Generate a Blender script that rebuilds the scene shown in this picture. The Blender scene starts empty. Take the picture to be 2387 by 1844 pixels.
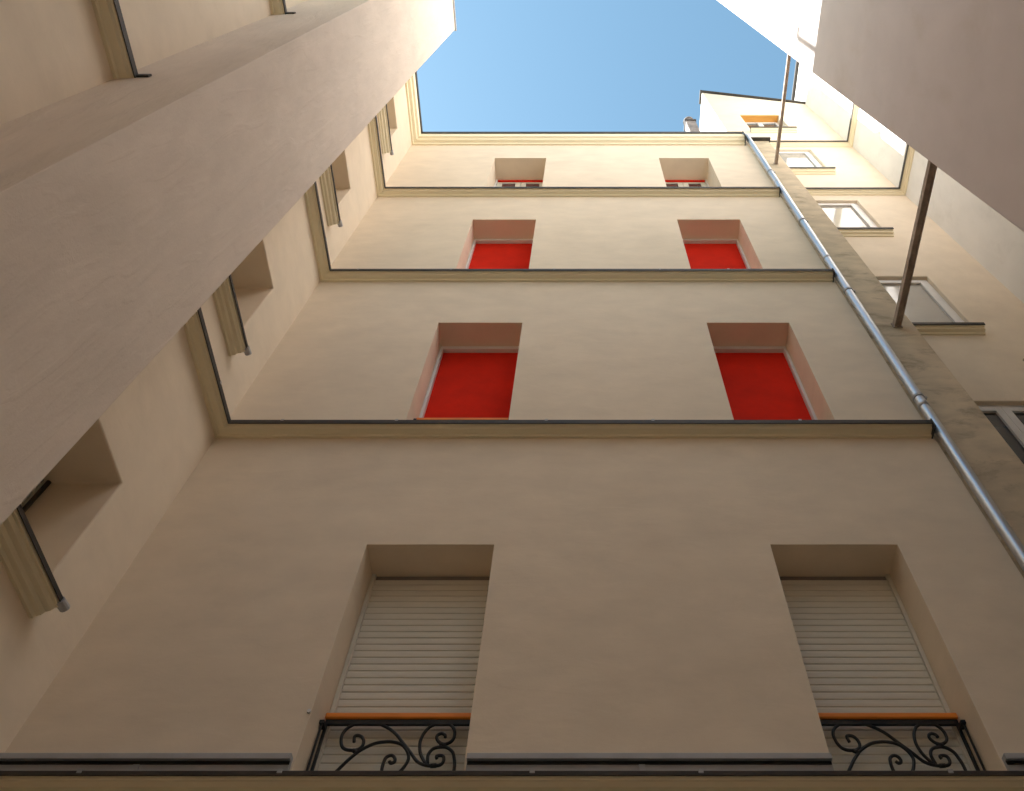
import bpy, bmesh, math, random
from mathutils import Vector, Matrix
random.seed(7)
S = bpy.context.scene
COL = S.collection
D = 4.0            # metres from the viewer to the back facade; every length below given as k*D
EYE = 1.6          # eye height above the paving


def Z(k):
    return EYE + k * D


# ------------------------------------------------------------------ materials
def new_mat(name):
    m = bpy.data.materials.new(name)
    m.use_nodes = True
    nt = m.node_tree
    return m, nt, nt.nodes['Principled BSDF']


def N(nt, typ, **kw):
    n = nt.nodes.new(typ)
    for k, v in kw.items():
        if k in n.inputs:
            n.inputs[k].default_value = v
        else:
            setattr(n, k, v)
    return n


def plaster(name, col, var=0.10, stain=(0.55, 0.47, 0.36), bump=0.25, streak=(1.0, 1.0, 1.0), stain_amt=0.25,
            rough=0.92, scale=1.0, trowel=None):
    """lime render: soft blotches, trowel marks, faint dirt; object space, metres"""
    m, nt, b = new_mat(name)
    L = nt.links
    tc = N(nt, 'ShaderNodeTexCoord')
    mp = N(nt, 'ShaderNodeMapping')
    mp.inputs['Scale'].default_value = [s * scale for s in streak]
    L.new(tc.outputs['Object'], mp.inputs['Vector'])
    n1 = N(nt, 'ShaderNodeTexNoise', Scale=0.8, Detail=6.0, Roughness=0.62, Distortion=0.15)
    n2 = N(nt, 'ShaderNodeTexNoise', Scale=3.2, Detail=4.0, Roughness=0.55, Distortion=0.1)
    n3 = N(nt, 'ShaderNodeTexNoise', Scale=70.0, Detail=3.0, Roughness=0.7)
    for n in (n1, n2):
        L.new(mp.outputs[0], n.inputs['Vector'])
    L.new(tc.outputs['Object'], n3.inputs['Vector'])
    # value variation
    add = N(nt, 'ShaderNodeMath', operation='ADD')
    L.new(n1.outputs['Fac'], add.inputs[0])
    L.new(n2.outputs['Fac'], add.inputs[1])
    mr = N(nt, 'ShaderNodeMapRange')
    mr.inputs['From Min'].default_value = 0.65
    mr.inputs['From Max'].default_value = 1.35
    mr.inputs['To Min'].default_value = 1 - var
    mr.inputs['To Max'].default_value = 1 + var * 0.8
    L.new(add.outputs[0], mr.inputs['Value'])
    mul = N(nt, 'ShaderNodeMix', data_type='RGBA', blend_type='MULTIPLY')
    mul.inputs[0].default_value = 1.0
    mul.inputs[6].default_value = (*col, 1)
    L.new(mr.outputs[0], mul.inputs[7])
    # stains
    ns = N(nt, 'ShaderNodeTexNoise', Scale=1.7, Detail=7.0, Roughness=0.7, Distortion=0.4)
    L.new(mp.outputs[0], ns.inputs['Vector'])
    ms = N(nt, 'ShaderNodeMapRange')
    ms.inputs['From Min'].default_value = 0.52
    ms.inputs['From Max'].default_value = 0.74
    ms.inputs['To Min'].default_value = 0
    ms.inputs['To Max'].default_value = stain_amt
    L.new(ns.outputs['Fac'], ms.inputs['Value'])
    mx = N(nt, 'ShaderNodeMix', data_type='RGBA')
    L.new(ms.outputs[0], mx.inputs[0])
    L.new(mul.outputs[2], mx.inputs[6])
    mx.inputs[7].default_value = (*stain, 1)
    L.new(mx.outputs[2], b.inputs['Base Color'])
    b.inputs['Roughness'].default_value = rough
    b.inputs['Specular IOR Level'].default_value = 0.2
    # relief
    bm1 = N(nt, 'ShaderNodeBump', Strength=bump, Distance=0.014)
    bm2 = N(nt, 'ShaderNodeBump', Strength=bump * 0.8, Distance=0.0025)
    L.new(n2.outputs['Fac'], bm1.inputs['Height'])
    L.new(n3.outputs['Fac'], bm2.inputs['Height'])
    if trowel:
        mt = N(nt, 'ShaderNodeMapping')
        mt.inputs['Scale'].default_value = trowel[1]
        L.new(tc.outputs['Object'], mt.inputs['Vector'])
        n4 = N(nt, 'ShaderNodeTexNoise', Scale=1.6, Detail=3.0, Roughness=0.5, Distortion=1.4)
        L.new(mt.outputs[0], n4.inputs['Vector'])
        ridge = N(nt, 'ShaderNodeMapRange')
        ridge.inputs['From Min'].default_value = 0.50
        ridge.inputs['From Max'].default_value = 0.62
        L.new(n4.outputs['Fac'], ridge.inputs['Value'])
        bm3 = N(nt, 'ShaderNodeBump', Strength=trowel[0] * 0.4, Distance=0.006)
        L.new(ridge.outputs[0], bm3.inputs['Height'])
        L.new(bm1.outputs[0], bm3.inputs['Normal'])
        L.new(bm3.outputs[0], bm2.inputs['Normal'])
    else:
        L.new(bm1.outputs[0], bm2.inputs['Normal'])
    L.new(bm2.outputs[0], b.inputs['Normal'])
    return m


def simple(name, col, rough=0.6, metal=0.0, var=0.06, scale=6.0, bump=0.05, spec=0.4, stretch=(1, 1, 1)):
    m, nt, b = new_mat(name)
    L = nt.links
    tc = N(nt, 'ShaderNodeTexCoord')
    mp = N(nt, 'ShaderNodeMapping')
    mp.inputs['Scale'].default_value = stretch
    L.new(tc.outputs['Object'], mp.inputs['Vector'])
    n = N(nt, 'ShaderNodeTexNoise', Scale=scale, Detail=5.0, Roughness=0.6)
    L.new(mp.outputs[0], n.inputs['Vector'])
    mr = N(nt, 'ShaderNodeMapRange')
    mr.inputs['From Min'].default_value = 0.3
    mr.inputs['From Max'].default_value = 0.7
    mr.inputs['To Min'].default_value = 1 - var
    mr.inputs['To Max'].default_value = 1 + var
    L.new(n.outputs['Fac'], mr.inputs['Value'])
    mul = N(nt, 'ShaderNodeMix', data_type='RGBA', blend_type='MULTIPLY')
    mul.inputs[0].default_value = 1.0
    mul.inputs[6].default_value = (*col, 1)
    L.new(mr.outputs[0], mul.inputs[7])
    L.new(mul.outputs[2], b.inputs['Base Color'])
    rr = N(nt, 'ShaderNodeMapRange')
    rr.inputs['To Min'].default_value = max(0.02, rough - 0.08)
    rr.inputs['To Max'].default_value = min(1.0, rough + 0.08)
    L.new(n.outputs['Fac'], rr.inputs['Value'])
    L.new(rr.outputs[0], b.inputs['Roughness'])
    b.inputs['Metallic'].default_value = metal
    b.inputs['Specular IOR Level'].default_value = spec
    if bump:
        bp = N(nt, 'ShaderNodeBump', Strength=bump, Distance=0.01)
        L.new(n.outputs['Fac'], bp.inputs['Height'])
        L.new(bp.outputs[0], b.inputs['Normal'])
    return m


M = dict(
    facade=plaster('facade render', (0.81, 0.707, 0.564), var=0.075, stain_amt=0.16, streak=(0.85, 1.0, 1.5), trowel=(0.16, (1.3, 1.0, 4.0))),
    wing=plaster('wing render', (0.81, 0.707, 0.564), var=0.065, stain_amt=0.16, streak=(1, 0.85, 1.4), trowel=(0.16, (1.3, 1.0, 4.0))),
    pier=plaster('pier render', (0.80, 0.705, 0.61), var=0.08, bump=0.7, streak=(1.6, 1.6, 0.6), stain_amt=0.18, trowel=(0.7, (4.5, 4.5, 0.9))),
    block=plaster('block render', (0.70, 0.632, 0.612), var=0.05, streak=(1, 1, 0.7)),
    cream=plaster('cream render', (0.81, 0.72, 0.58), var=0.07),
    flank=plaster('flank render', (0.77, 0.76, 0.73), var=0.06, stain=(0.36, 0.34, 0.31), streak=(1, 1, 0.6)),
    concrete=plaster('weathered concrete', (0.66, 0.56, 0.41), var=0.20, stain=(0.20, 0.16, 0.10), stain_amt=0.85,
                     bump=0.4, streak=(0.9, 1.0, 1.7), scale=1.1),
    moulding=simple('moulding paint', (0.85, 0.785, 0.585), rough=0.75, var=0.02, scale=1.5, bump=0.0),
    sillpaint=simple('sill paint', (0.85, 0.78, 0.58), rough=0.75, var=0.02, scale=1.5, bump=0.0),
    zinc=simple('zinc', (0.42, 0.43, 0.45), rough=0.6, metal=0.08, var=0.14, scale=3),
    zincdark=simple('dark zinc', (0.060, 0.054, 0.048), rough=0.6, metal=0.15, var=0.25, scale=4),
    pipe=simple('zinc pipe', (0.55, 0.58, 0.63), rough=0.40, metal=0.9, var=0.06, scale=5, stretch=(1, 1, 0.25)),
    pvc=simple('white frame', (0.74, 0.74, 0.73), rough=0.4, var=0.03),
    slat=simple('shutter slats', (0.70, 0.68, 0.60), rough=0.55, var=0.04, scale=8, stretch=(0.4, 1, 2)),
    red=simple('red blind', (0.68, 0.026, 0.011), rough=0.85, var=0.08, scale=5, bump=0.1, spec=0.06),
    glass=simple('window glass', (0.045, 0.045, 0.05), rough=0.06, var=0.2, scale=1.0, bump=0.02, spec=0.8),
    paleglass=simple('pane with pale blind', (0.42, 0.40, 0.36), rough=0.08, var=0.08, scale=1.5, bump=0.0, spec=0.8),
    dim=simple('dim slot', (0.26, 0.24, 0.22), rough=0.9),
    iron=simple('black ironwork', (0.012, 0.012, 0.013), rough=0.45, var=0.3, scale=20),
    wood=simple('varnished rail', (0.85, 0.27, 0.03), rough=0.4, var=0.16, scale=9, stretch=(0.25, 3, 3)),
    orange=simple('orange box', (0.66, 0.33, 0.075), rough=0.5, var=0.1, scale=9, stretch=(0.25, 3, 3)),
    beam=simple('brown steel', (0.42, 0.34, 0.27), rough=0.7, var=0.3, scale=10, bump=0.15),
    terracotta=simple('chimney pot', (0.22, 0.20, 0.19), rough=0.85, var=0.3, scale=9),
    roof=simple('zinc roof', (0.20, 0.21, 0.22), rough=0.6, metal=0.4, var=0.12, scale=2),
    paving=simple('paving', (0.40, 0.36, 0.30), rough=0.9, var=0.2, scale=2, bump=0.3),
)


# ------------------------------------------------------------------ mesh helpers
class MB:
    def __init__(self):
        self.v = []
        self.f = []
        self.smooth = False

    def box(self, x0, y0, z0, x1, y1, z1):
        b = len(self.v)
        self.v += [(x0, y0, z0), (x1, y0, z0), (x1, y1, z0), (x0, y1, z0),
                   (x0, y0, z1), (x1, y0, z1), (x1, y1, z1), (x0, y1, z1)]
        self.f += [tuple(b + i for i in q) for q in
                   ((0, 3, 2, 1), (4, 5, 6, 7), (0, 1, 5, 4), (1, 2, 6, 5), (2, 3, 7, 6), (3, 0, 4, 7))]
        return self

    def quad(self, *p):
        b = len(self.v)
        self.v += list(p)
        self.f.append(tuple(range(b, b + len(p))))
        return self

    def tube(self, pts, r, n=8, closed=False, radii=None, cap=True):
        pts = [Vector(p) for p in pts]
        base = len(self.v)
        m = len(pts)
        t0 = (pts[1] - pts[0]).normalized()
        ref = Vector((0, 0, 1)) if abs(t0.z) < 0.9 else Vector((0, 1, 0))
        nrm = t0.cross(ref).normalized()
        for i, p in enumerate(pts):
            a = pts[max(0, i - 1)]
            c = pts[min(m - 1, i + 1)]
            t = (c - a).normalized()
            nrm = (nrm - t * nrm.dot(t)).normalized()
            bn = t.cross(nrm)
            rr = radii[i] if radii else r
            for k in range(n):
                an = 2 * math.pi * k / n
                self.v.append(tuple(p + nrm * (math.cos(an) * rr) + bn * (math.sin(an) * rr)))
        for i in range(m - 1):
            for k in range(n):
                k2 = (k + 1) % n
                self.f.append((base + i * n + k, base + i * n + k2, base + (i + 1) * n + k2, base + (i + 1) * n + k))
        if cap:
            self.f.append(tuple(base + k for k in range(n))[::-1])
            self.f.append(tuple(base + (m - 1) * n + k for k in range(n)))
        return self

    def build(self, name, mat, parent=None, loc=(0, 0, 0), rotz=0.0, bevel=0.0, smooth=False, seg=2, xf=None):
        me = bpy.data.meshes.new(name)
        v = [xf(p) for p in self.v] if xf else self.v
        me.from_pydata(v, [], self.f)
        bm = bmesh.new()
        bm.from_mesh(me)
        bmesh.ops.remove_doubles(bm, verts=bm.verts, dist=1e-4)
        bmesh.ops.recalc_face_normals(bm, faces=bm.faces)
        for f in bm.faces:
            f.smooth = smooth
        bm.to_mesh(me)
        bm.free()
        me.materials.append(mat)
        o = bpy.data.objects.new(name, me)
        COL.objects.link(o)
        place(o, parent, loc, rotz)
        if bevel:
            md = o.modifiers.new('bevel', 'BEVEL')
            md.width = bevel
            md.segments = seg
            md.limit_method = 'ANGLE'
            md.angle_limit = math.radians(40)
            md.harden_normals = False
        return o


def place(o, parent, loc, rotz=0.0):
    if parent is not None:
        o.parent = parent
        if parent.parent is None:
            loc = Vector(loc) - parent.location
    o.location = loc
    o.rotation_euler = (0, 0, rotz)


def thing(name, label, cat, loc, group=None):
    o = bpy.data.objects.new(name, None)
    o.empty_display_size = 0.3
    COL.objects.link(o)
    o.location = loc
    o['kind'] = 'thing'
    o['label'] = label
    o['category'] = cat
    if group:
        o['group'] = group
    return o


def tag(o, label, cat, group=None):
    o['label'] = label
    o['category'] = cat
    if group:
        o['group'] = group
    return o


def dup(o, parent, loc, rotz=0.0):
    c = o.copy()
    COL.objects.link(c)
    place(c, parent, loc, rotz)
    for ch in o.children:
        k = ch.copy()
        COL.objects.link(k)
        k.parent = c
    return c


def wall_mb(u0, u1, v0, v1, holes, depth, back, step=None):
    """a solid wall seen from w=0 with recesses: front grid, reveals, recess backs, and a shell `back` deep.
    local coordinates: (u, w, v)"""
    mb = MB()
    us = sorted({u0, u1, *[h[0] for h in holes], *[h[1] for h in holes]})
    vs = sorted({v0, v1, *[h[2] for h in holes], *[h[3] for h in holes]})

    def inside(u, v):
        for h in holes:
            if h[0] < u < h[1] and h[2] < v < h[3]:
                return h
        return None
    for i in range(len(us) - 1):
        for j in range(len(vs) - 1):
            a, b, c, e = us[i], us[i + 1], vs[j], vs[j + 1]
            h = inside((a + b) / 2, (c + e) / 2)
            if h is None:
                mb.quad((a, 0, c), (b, 0, c), (b, 0, e), (a, 0, e))
            else:
                d = h[4] if len(h) > 4 else depth
                mb.quad((a, d, c), (b, d, c), (b, d, e), (a, d, e))
                if a == h[0]:
                    mb.quad((a, 0, c), (a, d, c), (a, d, e), (a, 0, e))
                if b == h[1]:
                    mb.quad((b, 0, c), (b, d, c), (b, d, e), (b, 0, e))
                if c == h[2]:
                    mb.quad((a, 0, c), (a, d, c), (b, d, c), (b, 0, c))
                if e == h[3]:
                    mb.quad((a, 0, e), (a, d, e), (b, d, e), (b, 0, e))
    # shell: follow the grid on the borders so that it stays watertight
    for i in range(len(us) - 1):
        a, b = us[i], us[i + 1]
        mb.quad((a, 0, v0), (b, 0, v0), (b, back, v0), (a, back, v0))
        mb.quad((a, 0, v1), (b, 0, v1), (b, back, v1), (a, back, v1))
    for j in range(len(vs) - 1):
        c, e = vs[j], vs[j + 1]
        mb.quad((u0, 0, c), (u0, back, c), (u0, back, e), (u0, 0, e))
        mb.quad((u1, 0, c), (u1, back, c), (u1, back, e), (u1, 0, e))
    mb.quad(*[(u, back, v0) for u in us], *[(u1, back, v) for v in vs[1:]],
            *[(u, back, v1) for u in us[::-1][1:]], *[(u0, back, v) for v in vs[::-1][1:-1]])
    return mb


def profile_run(prof, s0, s1, mit0=0.0, mit1=0.0, cap0=True, cap1=True):
    """extrude prof [(out, up)] along s; mitNN shifts the end by out*mit.  local (s, -out, up)"""
    mb = MB()
    n = len(prof)
    for (o, z) in prof:
        mb.v.append((s0 + o * mit0, -o, z))
    for (o, z) in prof:
        mb.v.append((s1 + o * mit1, -o, z))
    for k in range(n):
        k2 = (k + 1) % n
        mb.f.append((k, k2, n + k2, n + k))
    if cap0:
        mb.f.append(tuple(range(n))[::-1])
    if cap1:
        mb.f.append(tuple(range(n, 2 * n)))
    return mb


# ------------------------------------------------------------------ main dimensions
XL, XR = -0.787 * D, 0.748 * D          # back facade, left corner and right end
YF = D                                  # plane of the back facade
FLOOR_HEAD = [1.117, 2.0014, 2.816, 3.597]
FLOOR_SILL = [0.660, 1.483, 2.312, 3.108]
WIN = [[(-.389, -.161), (.333, .5604)], [(-.394, -.1672), (.3307, .5537)],
       [(-.3954, -.171), (.329, .5516)], [(-.3896, -.1652), (.3243, .5406)]]
CORNICE = [0.629, 1.451, 2.272, 3.066]  # undersides, where they meet the wall
TOPC = 3.804
ROOF = 3.890
REV = 0.35                              # depth of the window recesses

house = thing('apartment_house', 'beige back building facing the viewer with red blinds, grey shutters and iron guards', 'building', (0, YF, 0))
wing = thing('house_wing', 'beige wing with small recessed windows and one big plain pier, meeting the red-blind facade',
             'building', (XL, 0.5 * D, 0))
neighbour = thing('neighbouring_house', 'taller cream house set back beyond the downpipe, with white framed windows',
                  'building', (1.0 * D, 1.125 * D, 0))
tower = thing('tall_building', 'tall plain windowless building held by two brown steel braces, sunlit white at its top', 'building',
              (0.765 * D, 0.2 * D, 0))

# ------------------------------------------------------------------ back facade
holes = []
for i in range(4):
    for (a, b) in WIN[i]:
        holes.append((a * D, b * D, Z(FLOOR_SILL[i]), Z(FLOOR_HEAD[i]), REV if i < 3 else 0.46))
w = wall_mb(XL - 0.05, XR, 0.0, Z(ROOF) - 0.02, holes, REV, 1.6 * D)
w.build('wall', M['facade'], house, (0, YF, 0), bevel=0.012)
rf = MB()
rf.box(XL - 0.05, YF + 0.02, Z(ROOF) - 0.015, XR, YF + 1.6 * D, Z(ROOF) + 0.03)
rf.build('roof', M['roof'], house, (0, 0, 0))

CP = 0.125                               # how far the cornices stand out
# cornice profile (out, up) : underside with two mouldings, small fascia
PROF = [(0.0, 0.0), (0.024, 0.0), (0.032, 0.020), (0.083, 0.028), (0.097, 0.048), (0.112, 0.051), (0.115, 0.070), (0.0, 0.070)]
EDGE = [(0.0, 0.0705), (0.119, 0.0705), (0.119, 0.044), (0.126, 0.044), (0.129, 0.092), (0.122, 0.098), (0.0, 0.108)]
TPROF = [(0.0, 0.0), (0.03, 0.0), (0.036, 0.05), (0.085, 0.066), (0.10, 0.11), (0.132, 0.125), (0.138, 0.145),
         (0.140, 0.32), (0.0, 0.32)]
TEDGE = [(0.0, 0.321), (0.145, 0.321), (0.145, 0.270), (0.158, 0.270), (0.162, 0.345), (0.152, 0.352), (0.0, 0.362)]


def cornice(parent, prof, edge, base, s0, s1, loc, rotz, m0, m1, c0, c1, name='cornice', mat='moulding', clips=()):
    c = profile_run(prof, s0, s1, m0, m1, c0, c1).build(name, M[mat], parent, loc, rotz)
    e = profile_run(edge, s0, s1, m0, m1, c0, c1)
    e.build('metal_edge', M['zincdark'], c)
    for s in clips:
        k = MB()
        k.box(s - 0.014, -edge[3][0] - 0.004, edge[4][1] - 0.012, s + 0.014, -edge[3][0] + 0.03, edge[4][1] + 0.012)
        k.build('clip', M['zinc'], c, bevel=0.003)
    return c


def end_cap(c, s, prof, edge):
    mb = MB()
    o = max(p[0] for p in edge) + 0.006
    top = max(p[1] for p in edge)
    mb.box(s, -o, -0.01, s + 0.012, 0.0, top)
    mb.build('end_cap', M['zincdark'], c, bevel=0.003)


EDGE0 = [(0.0, 0.0705), (0.119, 0.0705), (0.119, 0.066), (0.126, 0.066), (0.129, 0.088), (0.122, 0.094), (0.0, 0.104)]
for i, b in enumerate(CORNICE):
    cl = [XL + 0.62 + 1.1 * k + random.uniform(-.2, .2) for k in range(5)]
    c = cornice(house, PROF, EDGE if i else EDGE0, b, XL, XR - 0.03, (0, YF, Z(b)), 0, 1.0, 0.0, False, True, clips=cl)
    end_cap(c, XR - 0.03, PROF, EDGE)
c = cornice(house, TPROF, TEDGE, TOPC, XL, XR - 0.06, (0, YF, Z(TOPC)), 0, 1.0, 0.0, False, True, name='eaves_cornice')
end_cap(c, XR - 0.06, TPROF, TEDGE)

# zinc flashing upstands over the lowest cornice, between the windows
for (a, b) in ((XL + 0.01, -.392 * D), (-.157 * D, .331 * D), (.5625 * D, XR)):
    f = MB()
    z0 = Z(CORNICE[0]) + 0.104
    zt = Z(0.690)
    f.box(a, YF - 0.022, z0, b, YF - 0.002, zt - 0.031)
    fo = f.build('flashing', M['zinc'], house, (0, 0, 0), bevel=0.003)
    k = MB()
    k.box(a + 0.004, YF - 0.027, zt - 0.048, b - 0.004, YF - 0.0225, zt - 0.0305)  # black strip painted in for the shaded gap under the lip
    k.build('gap_shade', M['iron'], fo, (0, 0, 0))
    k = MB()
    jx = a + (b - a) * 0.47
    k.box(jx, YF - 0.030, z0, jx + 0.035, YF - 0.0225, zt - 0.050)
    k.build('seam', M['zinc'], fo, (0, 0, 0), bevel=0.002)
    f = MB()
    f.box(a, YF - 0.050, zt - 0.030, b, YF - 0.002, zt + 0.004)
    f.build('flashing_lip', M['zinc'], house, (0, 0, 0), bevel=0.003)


# ------------------------------------------------------------------ window kinds (local: x along, y into wall, z from opening bottom)
def slats_mb(x0, x1, z0, z1, y, pitch=0.055, bulge=0.0032):
    mb = MB()
    n = int((z1 - z0) / pitch)
    prof = []
    for k in range(n):
        b = z1 - (k + 1) * pitch
        prof += [(y + 0.005, b), (y - bulge * 0.6, b + 0.006), (y - bulge, b + 0.024), (y - bulge * 0.7, b + 0.044),
                 (y + 0.004, b + 0.0545)]
    prof.sort(key=lambda p: p[1])
    base = len(mb.v)
    for (yy, zz) in prof:
        mb.v += [(x0, yy, zz), (x1, yy, zz)]
    for k in range(len(prof) - 1):
        a = base + 2 * k
        mb.f.append((a, a + 1, a + 3, a + 2))
    # back sheet gives it thickness
    mb.box(x0, y + 0.012, z0, x1, y + 0.019, z1)
    return mb


def frame_mb(x0, x1, z0, z1, y0, y1, t, tb=None):
    tb = tb or t
    mb = MB()
    mb.box(x0, y0, z0, x0 + t, y1, z1)
    mb.box(x1 - t, y0, z0, x1, y1, z1)
    mb.box(x0 + t, y0, z1 - t, x1 - t, y1, z1)
    mb.box(x0 + t, y0, z0, x1 - t, y1, z0 + tb)
    return mb


def window_shuttered(parent, w, h, loc, rotz=0.0, depth=REV, label=None, slat='slat'):
    x = w / 2 - 0.002
    y = depth - 0.045
    fr = MB()
    fr.box(-x, y - 0.022, 0.002, -x + 0.028, y + 0.03, h - 0.002)
    fr.box(x - 0.028, y - 0.022, 0.002, x, y + 0.03, h - 0.002)
    fr.box(-x + 0.028, y + 0.022, 0.002, x - 0.028, y + 0.03, h - 0.002)
    o = fr.build('window', M['slat'], parent, loc, rotz, bevel=0.003)
    slats_mb(-x + 0.029, x - 0.029, 0.004, h - 0.040, y).build('roller_shutter', M[slat], o)
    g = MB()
    g.box(-x + 0.029, y + 0.004, h - 0.039, x - 0.029, y + 0.020, h - 0.004)  # solid strip; the shade of the gap is put into its grey
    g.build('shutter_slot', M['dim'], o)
    if label:
        o['label'] = label
    return o


def window_blind(parent, w, h, loc, label=None, rolled=False):
    x = w / 2 - 0.002
    y = 0.288 if not rolled else 0.375
    fr = MB()
    # side rails and head rail
    for sx_ in (-1, 1):
        fr.box(sx_ * (x - 0.015) - 0.015, y, 0.002, sx_ * (x - 0.015) + 0.015, y + (0.061 if not rolled else 0.07), h - 0.002)
    if not rolled:
        fr.box(-x + 0.03, y, h - 0.058, x - 0.03, y + 0.061, h - 0.002)
    else:
        fr.box(-x + 0.03, y + 0.045, h - 0.02, x - 0.03, y + 0.07, h - 0.002)
    o = fr.build('window', M['pvc'], parent, loc, bevel=0.003)
    if not rolled:
        b = MB()
        b.box(-x + 0.031, y + 0.050, 0.003, x - 0.031, y + 0.056, h - 0.062)
        b.build('blind', M['red'], o)
    else:
        b = MB()
        b.tube([(-x + 0.04, y + 0.02, h - 0.045), (x - 0.04, y + 0.02, h - 0.045)], 0.020, 14)
        b.build('blind', M['red'], o, smooth=False)
        for (a, c) in ((-x + 0.031, -0.003), (0.003, x - 0.031)):
            k = frame_mb(a, c, 0.003, h - 0.022, y + 0.035, y + 0.068, 0.09)
            s = k.build('casement', M['slat'], o, bevel=0.003)
            g = MB()
            g.box(a + 0.07, y + 0.048, 0.073, c - 0.07, y + 0.056, h - 0.092)
            g.build('pane', M['glass'], o)
    if label:
        o['label'] = label
    return o


for i in range(4):
    for j, (a, b) in enumerate(WIN[i]):
        loc = ((a + b) / 2 * D, YF, Z(FLOOR_SILL[i]))
        wd = (b - a) * D
        ht = (FLOOR_HEAD[i] - FLOOR_SILL[i]) * D
        if i == 0:
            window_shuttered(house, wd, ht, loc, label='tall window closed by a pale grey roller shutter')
        elif i < 3:
            window_blind(house, wd, ht, loc, label='window covered by a plain red blind')
        else:
            window_blind(house, wd, ht, loc, label='top floor window with its red blind rolled up', rolled=True)

# ------------------------------------------------------------------ wrought iron guards
SA = [(-0.241, 3.021), (-0.247, 3.057), (-0.231, 3.065), (-0.206, 3.057), (-0.188, 3.031), (-0.186, 3.0), (-0.201, 2.977),
      (-0.23, 2.967), (-0.272, 2.97), (-0.301, 2.988), (-0.318, 3.026), (-0.323, 3.068), (-0.31, 3.105), (-0.28, 3.134),
      (-0.249, 3.145), (-0.199, 3.148), (-0.133, 3.145), (-0.093, 3.132), (-0.045, 3.105), (-0.001, 3.068), (0.035, 3.026),
      (0.063, 2.995), (0.103, 2.949), (0.143, 2.9), (0.183, 2.877), (0.228, 2.868), (0.273, 2.871), (0.293, 2.885),
      (0.298, 2.909), (0.291, 2.929), (0.272, 2.934), (0.253, 2.929), (0.257, 2.914)]
SB = [(-0.36, 2.74), (-0.32, 2.80), (-0.275, 2.865), (-0.247, 2.905), (-0.223, 2.934), (-0.194, 2.965), (-0.151, 2.995),
      (-0.11, 3.014), (-0.061, 3.022), (-0.015, 3.021), (0.033, 3.008), (0.066, 2.98), (0.088, 2.944), (0.095, 2.909),
      (0.084, 2.87), (0.06, 2.83), (0.02, 2.80), (-0.02, 2.805), (-0.04, 2.83), (-0.044, 2.86), (-0.042, 2.89),
      (-0.036, 2.917), (-0.018, 2.932), (0.002, 2.932), (0.018, 2.914), (0.018, 2.892), (-0.001, 2.885), (-0.010, 2.897)]
SD = [(0.215, 2.868), (0.189, 2.895), (0.161, 2.939), (0.146, 2.99), (0.145, 3.036), (0.158, 3.084), (0.184, 3.123),
      (0.218, 3.142), (0.268, 3.148), (0.307, 3.135), (0.333, 3.099), (0.338, 3.057), (0.325, 3.026), (0.293, 3.008),
      (0.26, 3.016), (0.238, 3.042), (0.238, 3.066), (0.26, 3.079), (0.282, 3.068), (0.286, 3.052)]
SE = [(0.211, 2.88), (0.203, 2.929), (0.212, 2.96), (0.235, 2.982), (0.282, 2.990), (0.315, 2.98), (0.342, 2.955),
      (0.355, 2.919), (0.365, 2.865), (0.36, 2.80), (0.33, 2.745)]


def smooth_path(p, n=3):
    out = []
    for i in range(len(p) - 1):
        p0, p1, p2, p3 = p[max(0, i - 1)], p[i], p[i + 1], p[min(len(p) - 1, i + 2)]
        for k in range(n):
            t = k / n
            q = []
            for a in range(2):
                q.append(0.5 * (2 * p1[a] + (p2[a] - p0[a]) * t + (2 * p0[a] - 5 * p1[a] + 4 * p2[a] - p3[a]) * t * t +
                                (-p0[a] + 3 * p1[a] - 3 * p2[a] + p3[a]) * t ** 3))
            out.append(tuple(q))
    out.append(p[-1])
    return out


def guard(w, loc, label):
    """local: x centred on the opening, y=0 the bar plane, z relative to the underside of the wooden rail"""
    h = w / 2
    z0 = 3.170
    fr = MB()
    fr.box(-h + 0.012, -0.010, -0.036, h - 0.012, 0.010, -0.001)          # flat bar under the rail
    fr.box(-h + 0.014, -0.008, -0.458, h - 0.014, 0.008, -0.437)
    for s in (-1, 1):
        fr.box(s * (h - 0.020) - 0.008, -0.010, -0.488, s * (h - 0.020) + 0.008, 0.010, -0.031)
    o = fr.build('window_guard', M['iron'], house, loc, bevel=0.002)
    o['label'] = label
    sc = MB()
    for path in (SA, SB, SD, SE):
        q = smooth_path(path)
        sc.tube([(x, 0.0, z - z0) for (x, z) in q], 0.0098, 7)
    sc.tube([(0.228, 0, 2.868 - z0), (0.262, 0, 2.870 - z0)], 0.013, 8)
    sc.tube([(0.262, 0, 3.008 - z0), (0.296, 0, 2.995 - z0)], 0.013, 8)
    sc.tube([(-0.235, 0, 2.967 - z0), (-0.205, 0, 2.952 - z0)], 0.013, 8)
    sc.build('scrollwork', M['iron'], o, smooth=True)
    hr = MB()
    hr.box(-h + 0.006, -0.026, 0.0, h - 0.006, 0.026, 0.036)
    hr.build('handrail', M['wood'], o, bevel=0.008)
    for s in (-1, 1):
        br = MB()
        br.box(s * (h - 0.016) - 0.014, -0.075, -0.075, s * (h - 0.016) + 0.014, -0.011, -0.052)
        br.box(s * (h - 0.016) - 0.006, -0.070, -0.42, s * (h - 0.016) + 0.006, -0.058, -0.074)
        br.box(s * (h - 0.016) - 0.016, -0.105, -0.435, s * (h - 0.016) + 0.012, -0.055, -0.418)
        br.build('bracket', M['iron'], o, bevel=0.002)
    return o


for j, (a, b) in enumerate(WIN[0]):
    guard((b - a) * D, ((a + b) / 2 * D, 1.06 * D, EYE + 3.185), 'black scrolled iron guard with orange wooden handrail')
for j, (a, b) in enumerate(WIN[1]):
    guard((b - a) * D, ((a + b) / 2 * D, 1.06 * D, Z(1.6055) - (0.04 if j else 0)), 'black scrolled iron guard with orange wooden handrail')

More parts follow.
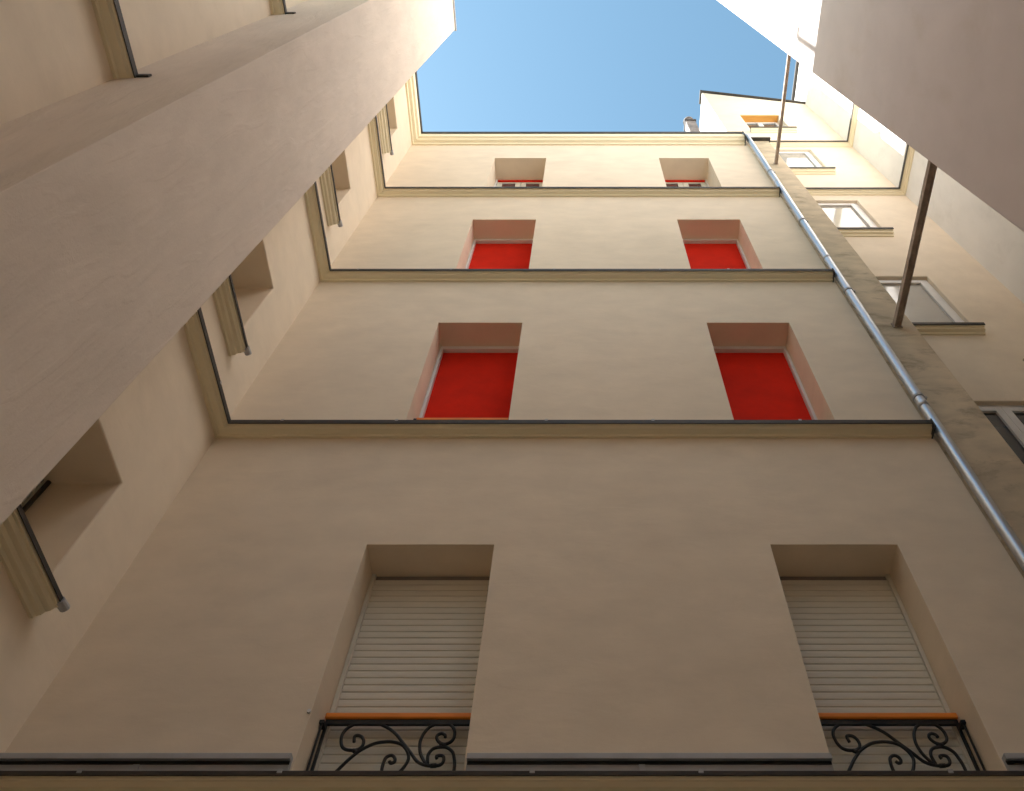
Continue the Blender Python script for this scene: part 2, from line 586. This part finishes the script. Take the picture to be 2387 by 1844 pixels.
# ------------------------------------------------------------------ downpipe
dp = MB()
px, py = 0.757 * D, YF - 0.065
dp.tube([(px, py, 0.02), (px, py, Z(0.55)), (px, py, Z(1.2)), (px, py, Z(1.9)), (px, py, Z(2.6)), (px, py, Z(3.3)), (px, py, Z(3.83)),
         (px - 0.02, py - 0.03, Z(3.86)), (px - 0.10, py - 0.05, Z(3.875))], 0.045, 20)
pipe = dp.build('downpipe', M['pipe'], house, (0, 0, 0), smooth=True)
for k in (0.42, 1.0, 1.588, 2.168, 2.75, 3.33):
    b = MB()
    b.tube([(px, py, Z(k) - 0.016), (px, py, Z(k) + 0.016)], 0.052, 20)
    b.box(px + 0.03, py - 0.012, Z(k) - 0.012, px + 0.075, py + 0.012, Z(k) + 0.012)
    b.build('bracket', M['zinc'], pipe, (0, 0, 0))
for k in (0.9, 1.56, 2.42, 3.2):
    b = MB()
    b.tube([(px, py, Z(k) - 0.05), (px, py, Z(k) + 0.02), (px, py, Z(k) + 0.024)], 0.0485, 20, radii=[0.0485, 0.0485, 0.046])
    b.build('pipe_collar', M['pipe'], pipe, (0, 0, 0), smooth=True)

# small plaster plug beside the lower left window
pl = MB()
pl.tube([(-.392 * D, YF + 0.002, Z(.765)), (-.392 * D, YF - 0.012, Z(.765))], 0.012, 8)
pl.build('wall_plug', M['pvc'], house, (0, 0, 0))

# ------------------------------------------------------------------ roof vent behind the eaves
ch = thing('chimney', 'small grey chimney pot peeping over the eaves beside the taller house', 'chimney', (0.545 * D, 1.04 * D, Z(ROOF) + 0.03))
cx, cy = 0.545 * D, 1.04 * D
s = MB()
s.box(cx - 0.10, cy - 0.10, Z(ROOF) + 0.031, cx + 0.10, cy + 0.10, Z(ROOF) + 1.80)
s.build('stack', M['terracotta'], ch, (0, 0, 0), bevel=0.01)
s = MB()
s.box(cx - 0.12, cy - 0.12, Z(ROOF) + 1.801, cx + 0.12, cy + 0.12, Z(ROOF) + 1.86)
s.build('cap', M['zincdark'], ch, (0, 0, 0), bevel=0.01)
s = MB()
zz = Z(ROOF) + 1.861
s.tube([(cx, cy, zz), (cx, cy, zz + 0.2), (cx, cy, zz + 0.21), (cx, cy, zz + 0.27)], 0.1, 14, radii=[0.10, 0.085, 0.115, 0.11])
s.build('pot', M['terracotta'], ch, (0, 0, 0))

# ------------------------------------------------------------------ left wing: wall along Y at x = XL, recess into -X
PY0, PY1, PX, PTOP = 0.272 * D, 0.571 * D, -0.613 * D, 4.236
WY0, WY1 = 0.655 * D, 0.8635 * D
WHEAD = [1.118, 1.921, 2.731, 3.548]
WSILL = [0.862, 1.632, 2.456, 3.262]
YB = -1.15 * D                           # back end of the court, behind the viewer
RZ = math.radians(90)                    # local x -> +Y, local y(into wall) -> -X
WREV = 0.56
wh = [(WY0, WY1, Z(WSILL[i]), Z(WHEAD[i]), WREV) for i in range(4)]
w = wall_mb(YB, YF + 1.6 * D, 0.0, Z(ROOF) - 0.02, wh, WREV, 1.5 * D)
w.build('wall', M['wing'], wing, (XL, 0, 0), RZ, bevel=0.012)
rf = MB()
rf.box(XL - 1.5 * D, YB, Z(ROOF) - 0.015, XL - 0.02, YF + 1.6 * D, Z(ROOF) + 0.03)
rf.build('roof', M['roof'], wing, (0, 0, 0))
p = MB()
p.box(XL - 0.1, PY0, 0.0, PX, PY1, Z(PTOP))
p.build('pier', M['pier'], wing, (0, 0, 0), bevel=0.006, seg=2)
p = MB()
p.box(XL - 0.12, PY0 - 0.025, Z(PTOP) + 0.001, PX + 0.03, PY1 + 0.025, Z(PTOP) + 0.05)
p.build('pier_coping', M['zinc'], wing, (0, 0, 0), bevel=0.006)
for seg in ((YB, PY0, 0.0, 0.0, True, False), (PY1, YF, 0.0, -1.0, False, False)):
    for b in CORNICE:
        cl = [seg[1] - 0.5 - 1.0 * k for k in range(int((seg[1] - seg[0]) / 1.0))]
        c = cornice(wing, PROF, EDGE if b > 1 else EDGE0, b, seg[0], seg[1], (XL, 0, Z(b)), RZ, seg[2], seg[3], seg[4], seg[5], clips=cl)
        if seg[0] == YB:                 # zinc foot turned against the pier
            k = MB()
            k.box(seg[1] - 0.014, -0.21, 0.060, seg[1] - 0.001, -0.10, 0.110)
            k.build('metal_foot', M['zincdark'], c)
    cornice(wing, TPROF, TEDGE, TOPC, seg[0], seg[1], (XL, 0, Z(TOPC)), RZ, seg[2], seg[3], seg[4], seg[5], name='eaves_cornice')

SPROF = [(0.0, -0.125), (0.020, -0.125), (0.028, -0.108), (0.055, -0.100), (0.064, -0.075), (0.092, -0.066), (0.104, -0.044),
         (0.120, -0.040), (0.122, -0.012), (0.0, -0.004)]
SEDGE = [(0.0, -0.003), (0.128, -0.011), (0.128, -0.026), (0.134, -0.026), (0.136, 0.002), (0.0, 0.012)]
for i in range(4):
    wd, ht = WY1 - WY0, (WHEAD[i] - WSILL[i]) * D
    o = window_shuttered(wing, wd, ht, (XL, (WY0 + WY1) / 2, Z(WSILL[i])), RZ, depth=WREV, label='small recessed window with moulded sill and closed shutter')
    e = 0.075
    profile_run(SPROF, -wd / 2 - e, wd / 2 + e).build('sill', M['sillpaint'], o)
    profile_run(SEDGE, -wd / 2 - e - 0.004, wd / 2 + e + 0.004).build('sill_flashing', M['zincdark'], o)
    for s in (-1, 1):
        k = MB()
        k.tube([(s * (wd / 2 + e - 0.03), -0.118, -0.012), (s * (wd / 2 + e + 0.045), -0.125, -0.008)], 0.03, 12)
        k.build('sill_end', M['zinc'], o, bevel=0.004)
        k = MB()                          # guide rod of the shutter beside the jamb
        k.tube([(s * (wd / 2 - 0.035), WREV - 0.09, 0.03), (s * (wd / 2 - 0.035), WREV - 0.09, ht - 0.03)], 0.016, 10)
        k.build('guide_rod', M['zincdark'], o, smooth=True)

# bent vent pipe on the wing's roof: its shadow falls on the sunlit wall opposite
vx, vy, vz = -1.0 * D, 0.880 * D, Z(4.32)
vt = thing('vent_pipe', 'thin bent zinc vent pipe standing on the wing roof', 'pipe', (vx, vy, Z(ROOF) + 0.03))
vm = MB()
vm.tube([(vx, vy, Z(ROOF) + 0.031), (vx, vy, vz - 0.1), (vx, vy - 0.02, vz - 0.02), (vx, vy - 0.15, vz)], 0.055, 12)
vm.build('pipe', M['zinc'], vt, (0, 0, 0), smooth=True)
vm = MB()
vm.tube([(vx, vy, Z(ROOF) + 0.030), (vx, vy, Z(ROOF) + 0.08), (vx, vy, Z(ROOF) + 0.16)], 0.09, 12, radii=[0.16, 0.10, 0.058])
vm.build('base_collar', M['zinc'], vt, (0, 0, 0), smooth=True)

# ------------------------------------------------------------------ neighbouring house (old, leaning very slightly to the left)
def lean(p):
    return (p[0] - 0.016 * (p[2] - Z(3.5)), p[1], p[2])


def leanx(z):
    return -0.016 * (z - Z(3.5))


YN = 1.125 * D
NX0, NX1 = 0.792 * D, 1.380 * D
NHEAD = [1.802, 2.602, 3.405, 4.205, 4.955]
NSILL = [1.395, 2.197, 3.003, 3.800, 4.560]
nw = (0.930 * D, 1.153 * D)
NREV = 0.10
NDEP = [0.10, 0.10, 0.10, 0.10, 0.22]   # the top recess is deeper: it holds the blind box
nh = [(nw[0], nw[1], Z(NSILL[i]), Z(NHEAD[i]), NDEP[i]) for i in range(5)]


def lean_l(p):   # wall-local coordinates (u, w, v)
    return (p[0] + leanx(p[2]), p[1], p[2])


NTL, NTR = 5.555, 5.228                 # the parapet slopes down to the right
VTOP = Z(5.2)


def slope_top(p):
    if abs(p[2] - VTOP) < 1e-4:
        t = (p[0] - NX0) / (NX1 - NX0)
        p = (p[0], p[1], Z(NTL + (NTR - NTL) * t))
    return lean_l(p)


w = wall_mb(NX0, NX1 + 0.06, 0.0, VTOP, nh, NREV, 1.5 * D)
w.build('wall', M['cream'], neighbour, (0, YN, 0), bevel=0.010, xf=slope_top)
cp = MB()
for (u, z) in ((NX0 - 0.04, NTL + 0.02), (NX1, NTR)):
    for (yy, dz) in ((YN - 0.05, 0.0), (YN + 0.30, 0.0), (YN + 0.30, 0.05), (YN - 0.05, 0.05)):
        cp.v.append((u + leanx(Z(z)), yy, Z(z) + dz + 0.002))
cp.f = [(0, 1, 2, 3), (7, 6, 5, 4), (0, 4, 5, 1), (1, 5, 6, 2), (2, 6, 7, 3), (3, 7, 4, 0)]
cp.build('coping', M['zincdark'], neighbour, (0, 0, 0), bevel=0.006)

# flank wall, running towards the viewer behind the tall building
FT = 5.50
fl = MB()
fl.box(NX1, 0.30 * D, 0.0, NX1 + 1.0 * D, YN + 0.35, Z(FT))
fl.build('flank_wall', M['flank'], neighbour, (0, 0, 0), bevel=0.012, xf=lean)
fl = MB()
xx = NX1 + leanx(Z(FT))
fl.box(xx - 0.07, 0.30 * D, Z(FT) + 0.001, xx + 0.3, YN + 0.38, Z(FT) + 0.06)
fl.build('flank_coping', M['zincdark'], neighbour, (0, 0, 0), bevel=0.006)

NPROF = [(0.0, 0.0), (0.02, 0.0), (0.026, 0.02), (0.05, 0.028), (0.06, 0.05), (0.088, 0.058), (0.092, 0.085), (0.0, 0.085)]
NEDGE = [(0.0, 0.0855), (0.096, 0.0855), (0.096, 0.050), (0.106, 0.050), (0.109, 0.104), (0.0, 0.116)]
for b in (3.47, 4.245):
    dx = leanx(Z(b))
    c = cornice(neighbour, NPROF, NEDGE, b, 0.80 * D, NX1, (dx, YN, Z(b)), 0, 0, -1.0, True, False)
    cornice(neighbour, NPROF, NEDGE, b, 0.0, 0.75 * D, (NX1 + dx, YN, Z(b)), -RZ, 1.0, 0, False, True)


def window_white(w, h, loc, label, box=False, split=False, dep=NREV):
    def sh(p):
        return (p[0] - 0.016 * p[2], p[1], p[2])
    x = w / 2 - 0.003
    top = h - 0.003
    y0 = dep - 0.048
    if box:
        top -= 0.05
    fr = frame_mb(-x, x, 0.003, top, y0, dep - 0.003, 0.055 if not box else 0.03)
    ft, ct = (0.056, 0.075) if not box else (0.031, 0.05)
    o = fr.build('window', M['pvc'], neighbour, loc, bevel=0.004, xf=sh)
    if label:
        o['label'] = label
    parts = [(-x + ft, x - ft)] if not split else [(-x + ft, -0.002), (0.002, x - ft)]
    for (a, b) in parts:
        cs = frame_mb(a, b, 0.06, top - ft, y0 - 0.018, dep - 0.02, ct)
        cs.build('casement', M['pvc'], o, bevel=0.006, xf=sh)
        g = MB()
        g.box(a + ct - 0.005, y0 + 0.012, 0.055 + ct, b - ct + 0.005, y0 + 0.02, top - ft - ct + 0.005)
        g.build('pane', M['glass' if split else 'paleglass'], o, xf=sh)
    e = 0.045
    pr = [(0.0, -0.115), (0.02, -0.115), (0.03, -0.085), (0.065, -0.078), (0.072, -0.045), (0.090, -0.04), (0.092, -0.012), (0.0, -0.006)]
    ed = [(-0.05, -0.004), (0.096, -0.011), (0.096, -0.040), (0.106, -0.040), (0.109, 0.010), (-0.05, 0.016)]
    profile_run(pr, -w / 2 - e, w / 2 + e).build('sill', M['sillpaint'], o)
    profile_run(ed, -w / 2 - e - 0.005, w / 2 + e + 0.005).build('sill_flashing', M['zincdark'], o)
    if box:
        k = MB()
        k.box(-x + 0.002, 0.012, h - 0.050, x - 0.002, dep - 0.004, h - 0.004)
        k.build('blind_box', M['orange'], o, bevel=0.006, xf=sh)
    return o


for i in range(5):
    zc = Z(NSILL[i])
    window_white((nw[1] - nw[0]) , (NHEAD[i] - NSILL[i]) * D, ((nw[0] + nw[1]) / 2 + leanx(zc), YN, zc),
                 'white framed window under an orange blind box' if i == 4 else 'white framed window with projecting sill',
                 box=(i == 4), split=(i in (0, 4)), dep=NDEP[i])

# bare concrete end of the party wall, between the downpipe and the cream facade
XS0, XS1 = XR + 0.004, 0.897 * D        # right edge at z = Z(2.5)*; it leans with the house
st = MB()
z1 = Z(3.895)
ya, yb = YF + 0.012, YN + 0.2
xr0, xr1 = 0.882 * D + 0.016 * (Z(2.5) - 0.0), 0.882 * D - 0.016 * (z1 - Z(2.5))
lv = [k / 6 for k in range(7)]
for t in lv:
    xr = xr0 + (xr1 - xr0) * t
    for (x, y) in ((XS0, ya), (xr, ya), (xr, yb), (XS0, yb)):
        st.v.append((x, y, z1 * t))
for k in range(6):
    for q in range(4):
        st.f.append((4 * k + q, 4 * k + (q + 1) % 4, 4 * k + 4 + (q + 1) % 4, 4 * k + 4 + q))
st.f += [(3, 2, 1, 0), (24, 25, 26, 27)]
st.build('party_wall', M['concrete'], neighbour, (0, 0, 0), bevel=0.014)
cp = MB()
cp.box(XS0 + 0.03, ya - 0.06, z1 + 0.001, xr1 + 0.03, yb, z1 + 0.045)
cp.build('party_wall_coping', M['zincdark'], neighbour, (0, 0, 0), bevel=0.005)
pl = MB()
pl.tube([(1.229 * D, YN + 0.002, Z(2.015)), (1.229 * D, YN - 0.02, Z(2.015))], 0.014, 8)
pl.build('wall_plug', M['beam'], neighbour, (0, 0, 0))

# ------------------------------------------------------------------ tall plain building at right
TX, TT = 0.765 * D, 5.9


def tower_edge(z):
    return (0.497 * D + 0.0105 * (z - EYE))


tw = MB()
for z in (0.0, Z(TT)):
    for (x, y) in ((TX, YB), (TX + 2.0 * D, YB), (TX + 2.0 * D, tower_edge(z)), (TX, tower_edge(z))):
        tw.v.append((x, y, z))
tw.f = [(3, 2, 1, 0), (4, 5, 6, 7), (0, 1, 5, 4), (1, 2, 6, 5), (2, 3, 7, 6), (3, 0, 4, 7)]
tw.build('wall', M['block'], tower, (0, 0, 0), bevel=0.012)
tc = MB()
tc.box(TX - 0.04, YB - 0.04, Z(TT) + 0.001, TX + 2 * D, tower_edge(Z(TT)) + 0.04, Z(TT) + 0.06)
tc.build('coping', M['zinc'], tower, (0, 0, 0), bevel=0.006)

# ------------------------------------------------------------------ steel braces between the party wall and the tall building
def brace(x, z, label, half):
    y0, y1 = tower_edge(z) + 0.002, YF + 0.010
    t = thing('brace_beam', label, 'steel beam', (x, (y0 + y1) / 2, z), 'steel braces across the courtyard')
    b = MB()
    h = wv = half
    th = half * 0.4
    b.box(x - wv, y0 + 0.012, z - h, x - wv + th, y1 - 0.012, z + h)
    b.box(x + wv - th, y0 + 0.012, z - h, x + wv, y1 - 0.012, z + h)
    b.box(x - wv + th, y0 + 0.012, z - h * 0.6, x + wv - th, y1 - 0.012, z - h * 0.4)
    b.build('beam', M['beam'], t, (0, 0, 0), bevel=0.003)
    for (a, c) in ((y0, y0 + 0.0118), (y1 - 0.0118, y1)):
        b = MB()
        b.box(x - half * 1.4, a, z - half * 1.4, x + half * 1.4, c, z + half * 1.4)
        b.build('end_plate', M['beam'], t, (0, 0, 0), bevel=0.003)
    return t


brace(0.8406 * D, Z(1.9876), 'nearer brown steel brace, fixed to the stained concrete strip beside a white window', 0.037)
brace(0.8184 * D, Z(3.517), 'farther brown steel brace, fixed high on the concrete strip and seen against the sky', 0.026)

# ------------------------------------------------------------------ rest of the court: unseen rear house added to control the light, and the paving
rear = thing('added_rear_house', 'unseen plain beige house added behind the viewer to control the light', 'building', (0, YB, 0))
r = MB()
r.box(XL + 0.01, YB - 1.5 * D, 0.0, TX - 0.01, YB - 0.004, Z(REARH := 2.6))
r.build('wall', M['wing'], rear, (0, 0, 0), bevel=0.012)
g = MB()
g.quad((-150, -150, 0), (150, -150, 0), (150, 150, 0), (-150, 150, 0))
g = g.build('ground', M['paving'], None)
g['kind'] = 'structure'
g['label'] = 'stone paving of the courtyard floor'
g['category'] = 'ground'

# ------------------------------------------------------------------ light: sun from the left, slightly behind the back facade
sx, sy, sz = -1.0, 0.24, 0.636
az_el = math.atan2(sz, math.hypot(sx, sy))
sun = bpy.data.lights.new('sun', 'SUN')
sun.energy = 5.0
sun.angle = math.radians(0.53)
sun.color = (1.0, 0.972, 0.965)
so = bpy.data.objects.new('sun', sun)
COL.objects.link(so)
so.location = (-20, 6, 30)
so.rotation_euler = Vector((sx, sy, sz)).to_track_quat('Z', 'Y').to_euler()

wd = bpy.data.worlds.new('World')
S.world = wd
wd.use_nodes = True
nt = wd.node_tree
sky = nt.nodes.new('ShaderNodeTexSky')
sky.sky_type = 'NISHITA'
sky.sun_disc = False
sky.sun_elevation = az_el
sky.sun_rotation = math.atan2(sx, sy)
sky.altitude = 50
sky.air_density = 1.75
sky.dust_density = 1.8
sky.ozone_density = 4.0
bg = nt.nodes['Background']
tint = nt.nodes.new('ShaderNodeMix')
tint.data_type = 'RGBA'
tint.blend_type = 'MULTIPLY'
tint.inputs[0].default_value = 1.0
tint.inputs[7].default_value = (0.98, 1.09, 0.96, 1.0)
nt.links.new(sky.outputs[0], tint.inputs[6])
nt.links.new(tint.outputs[2], bg.inputs[0])
bg.inputs[1].default_value = 0.094

# ------------------------------------------------------------------ camera: looking steeply up, frame shifted to the left
cam = bpy.data.cameras.new('camera')
cam.sensor_width = 36.0
cam.sensor_fit = 'HORIZONTAL'
cam.lens = 36.0 * 1759 / 2184
cam.shift_x = -154 / 2184
cam.clip_start = 0.05
cam.clip_end = 1000
co = bpy.data.objects.new('camera', cam)
COL.objects.link(co)
co.location = (0, 0, EYE)
co.rotation_euler = (math.radians(90 + 58.4), 0, 0)
S.camera = co

S.render.engine = 'CYCLES'
S.cycles.max_bounces = 14
S.cycles.diffuse_bounces = 10
S.cycles.glossy_bounces = 4
S.cycles.use_denoising = True
S.view_settings.view_transform = 'Standard'
S.view_settings.look = 'None'
S.view_settings.gamma = 1.0
S.view_settings.exposure = 1.67
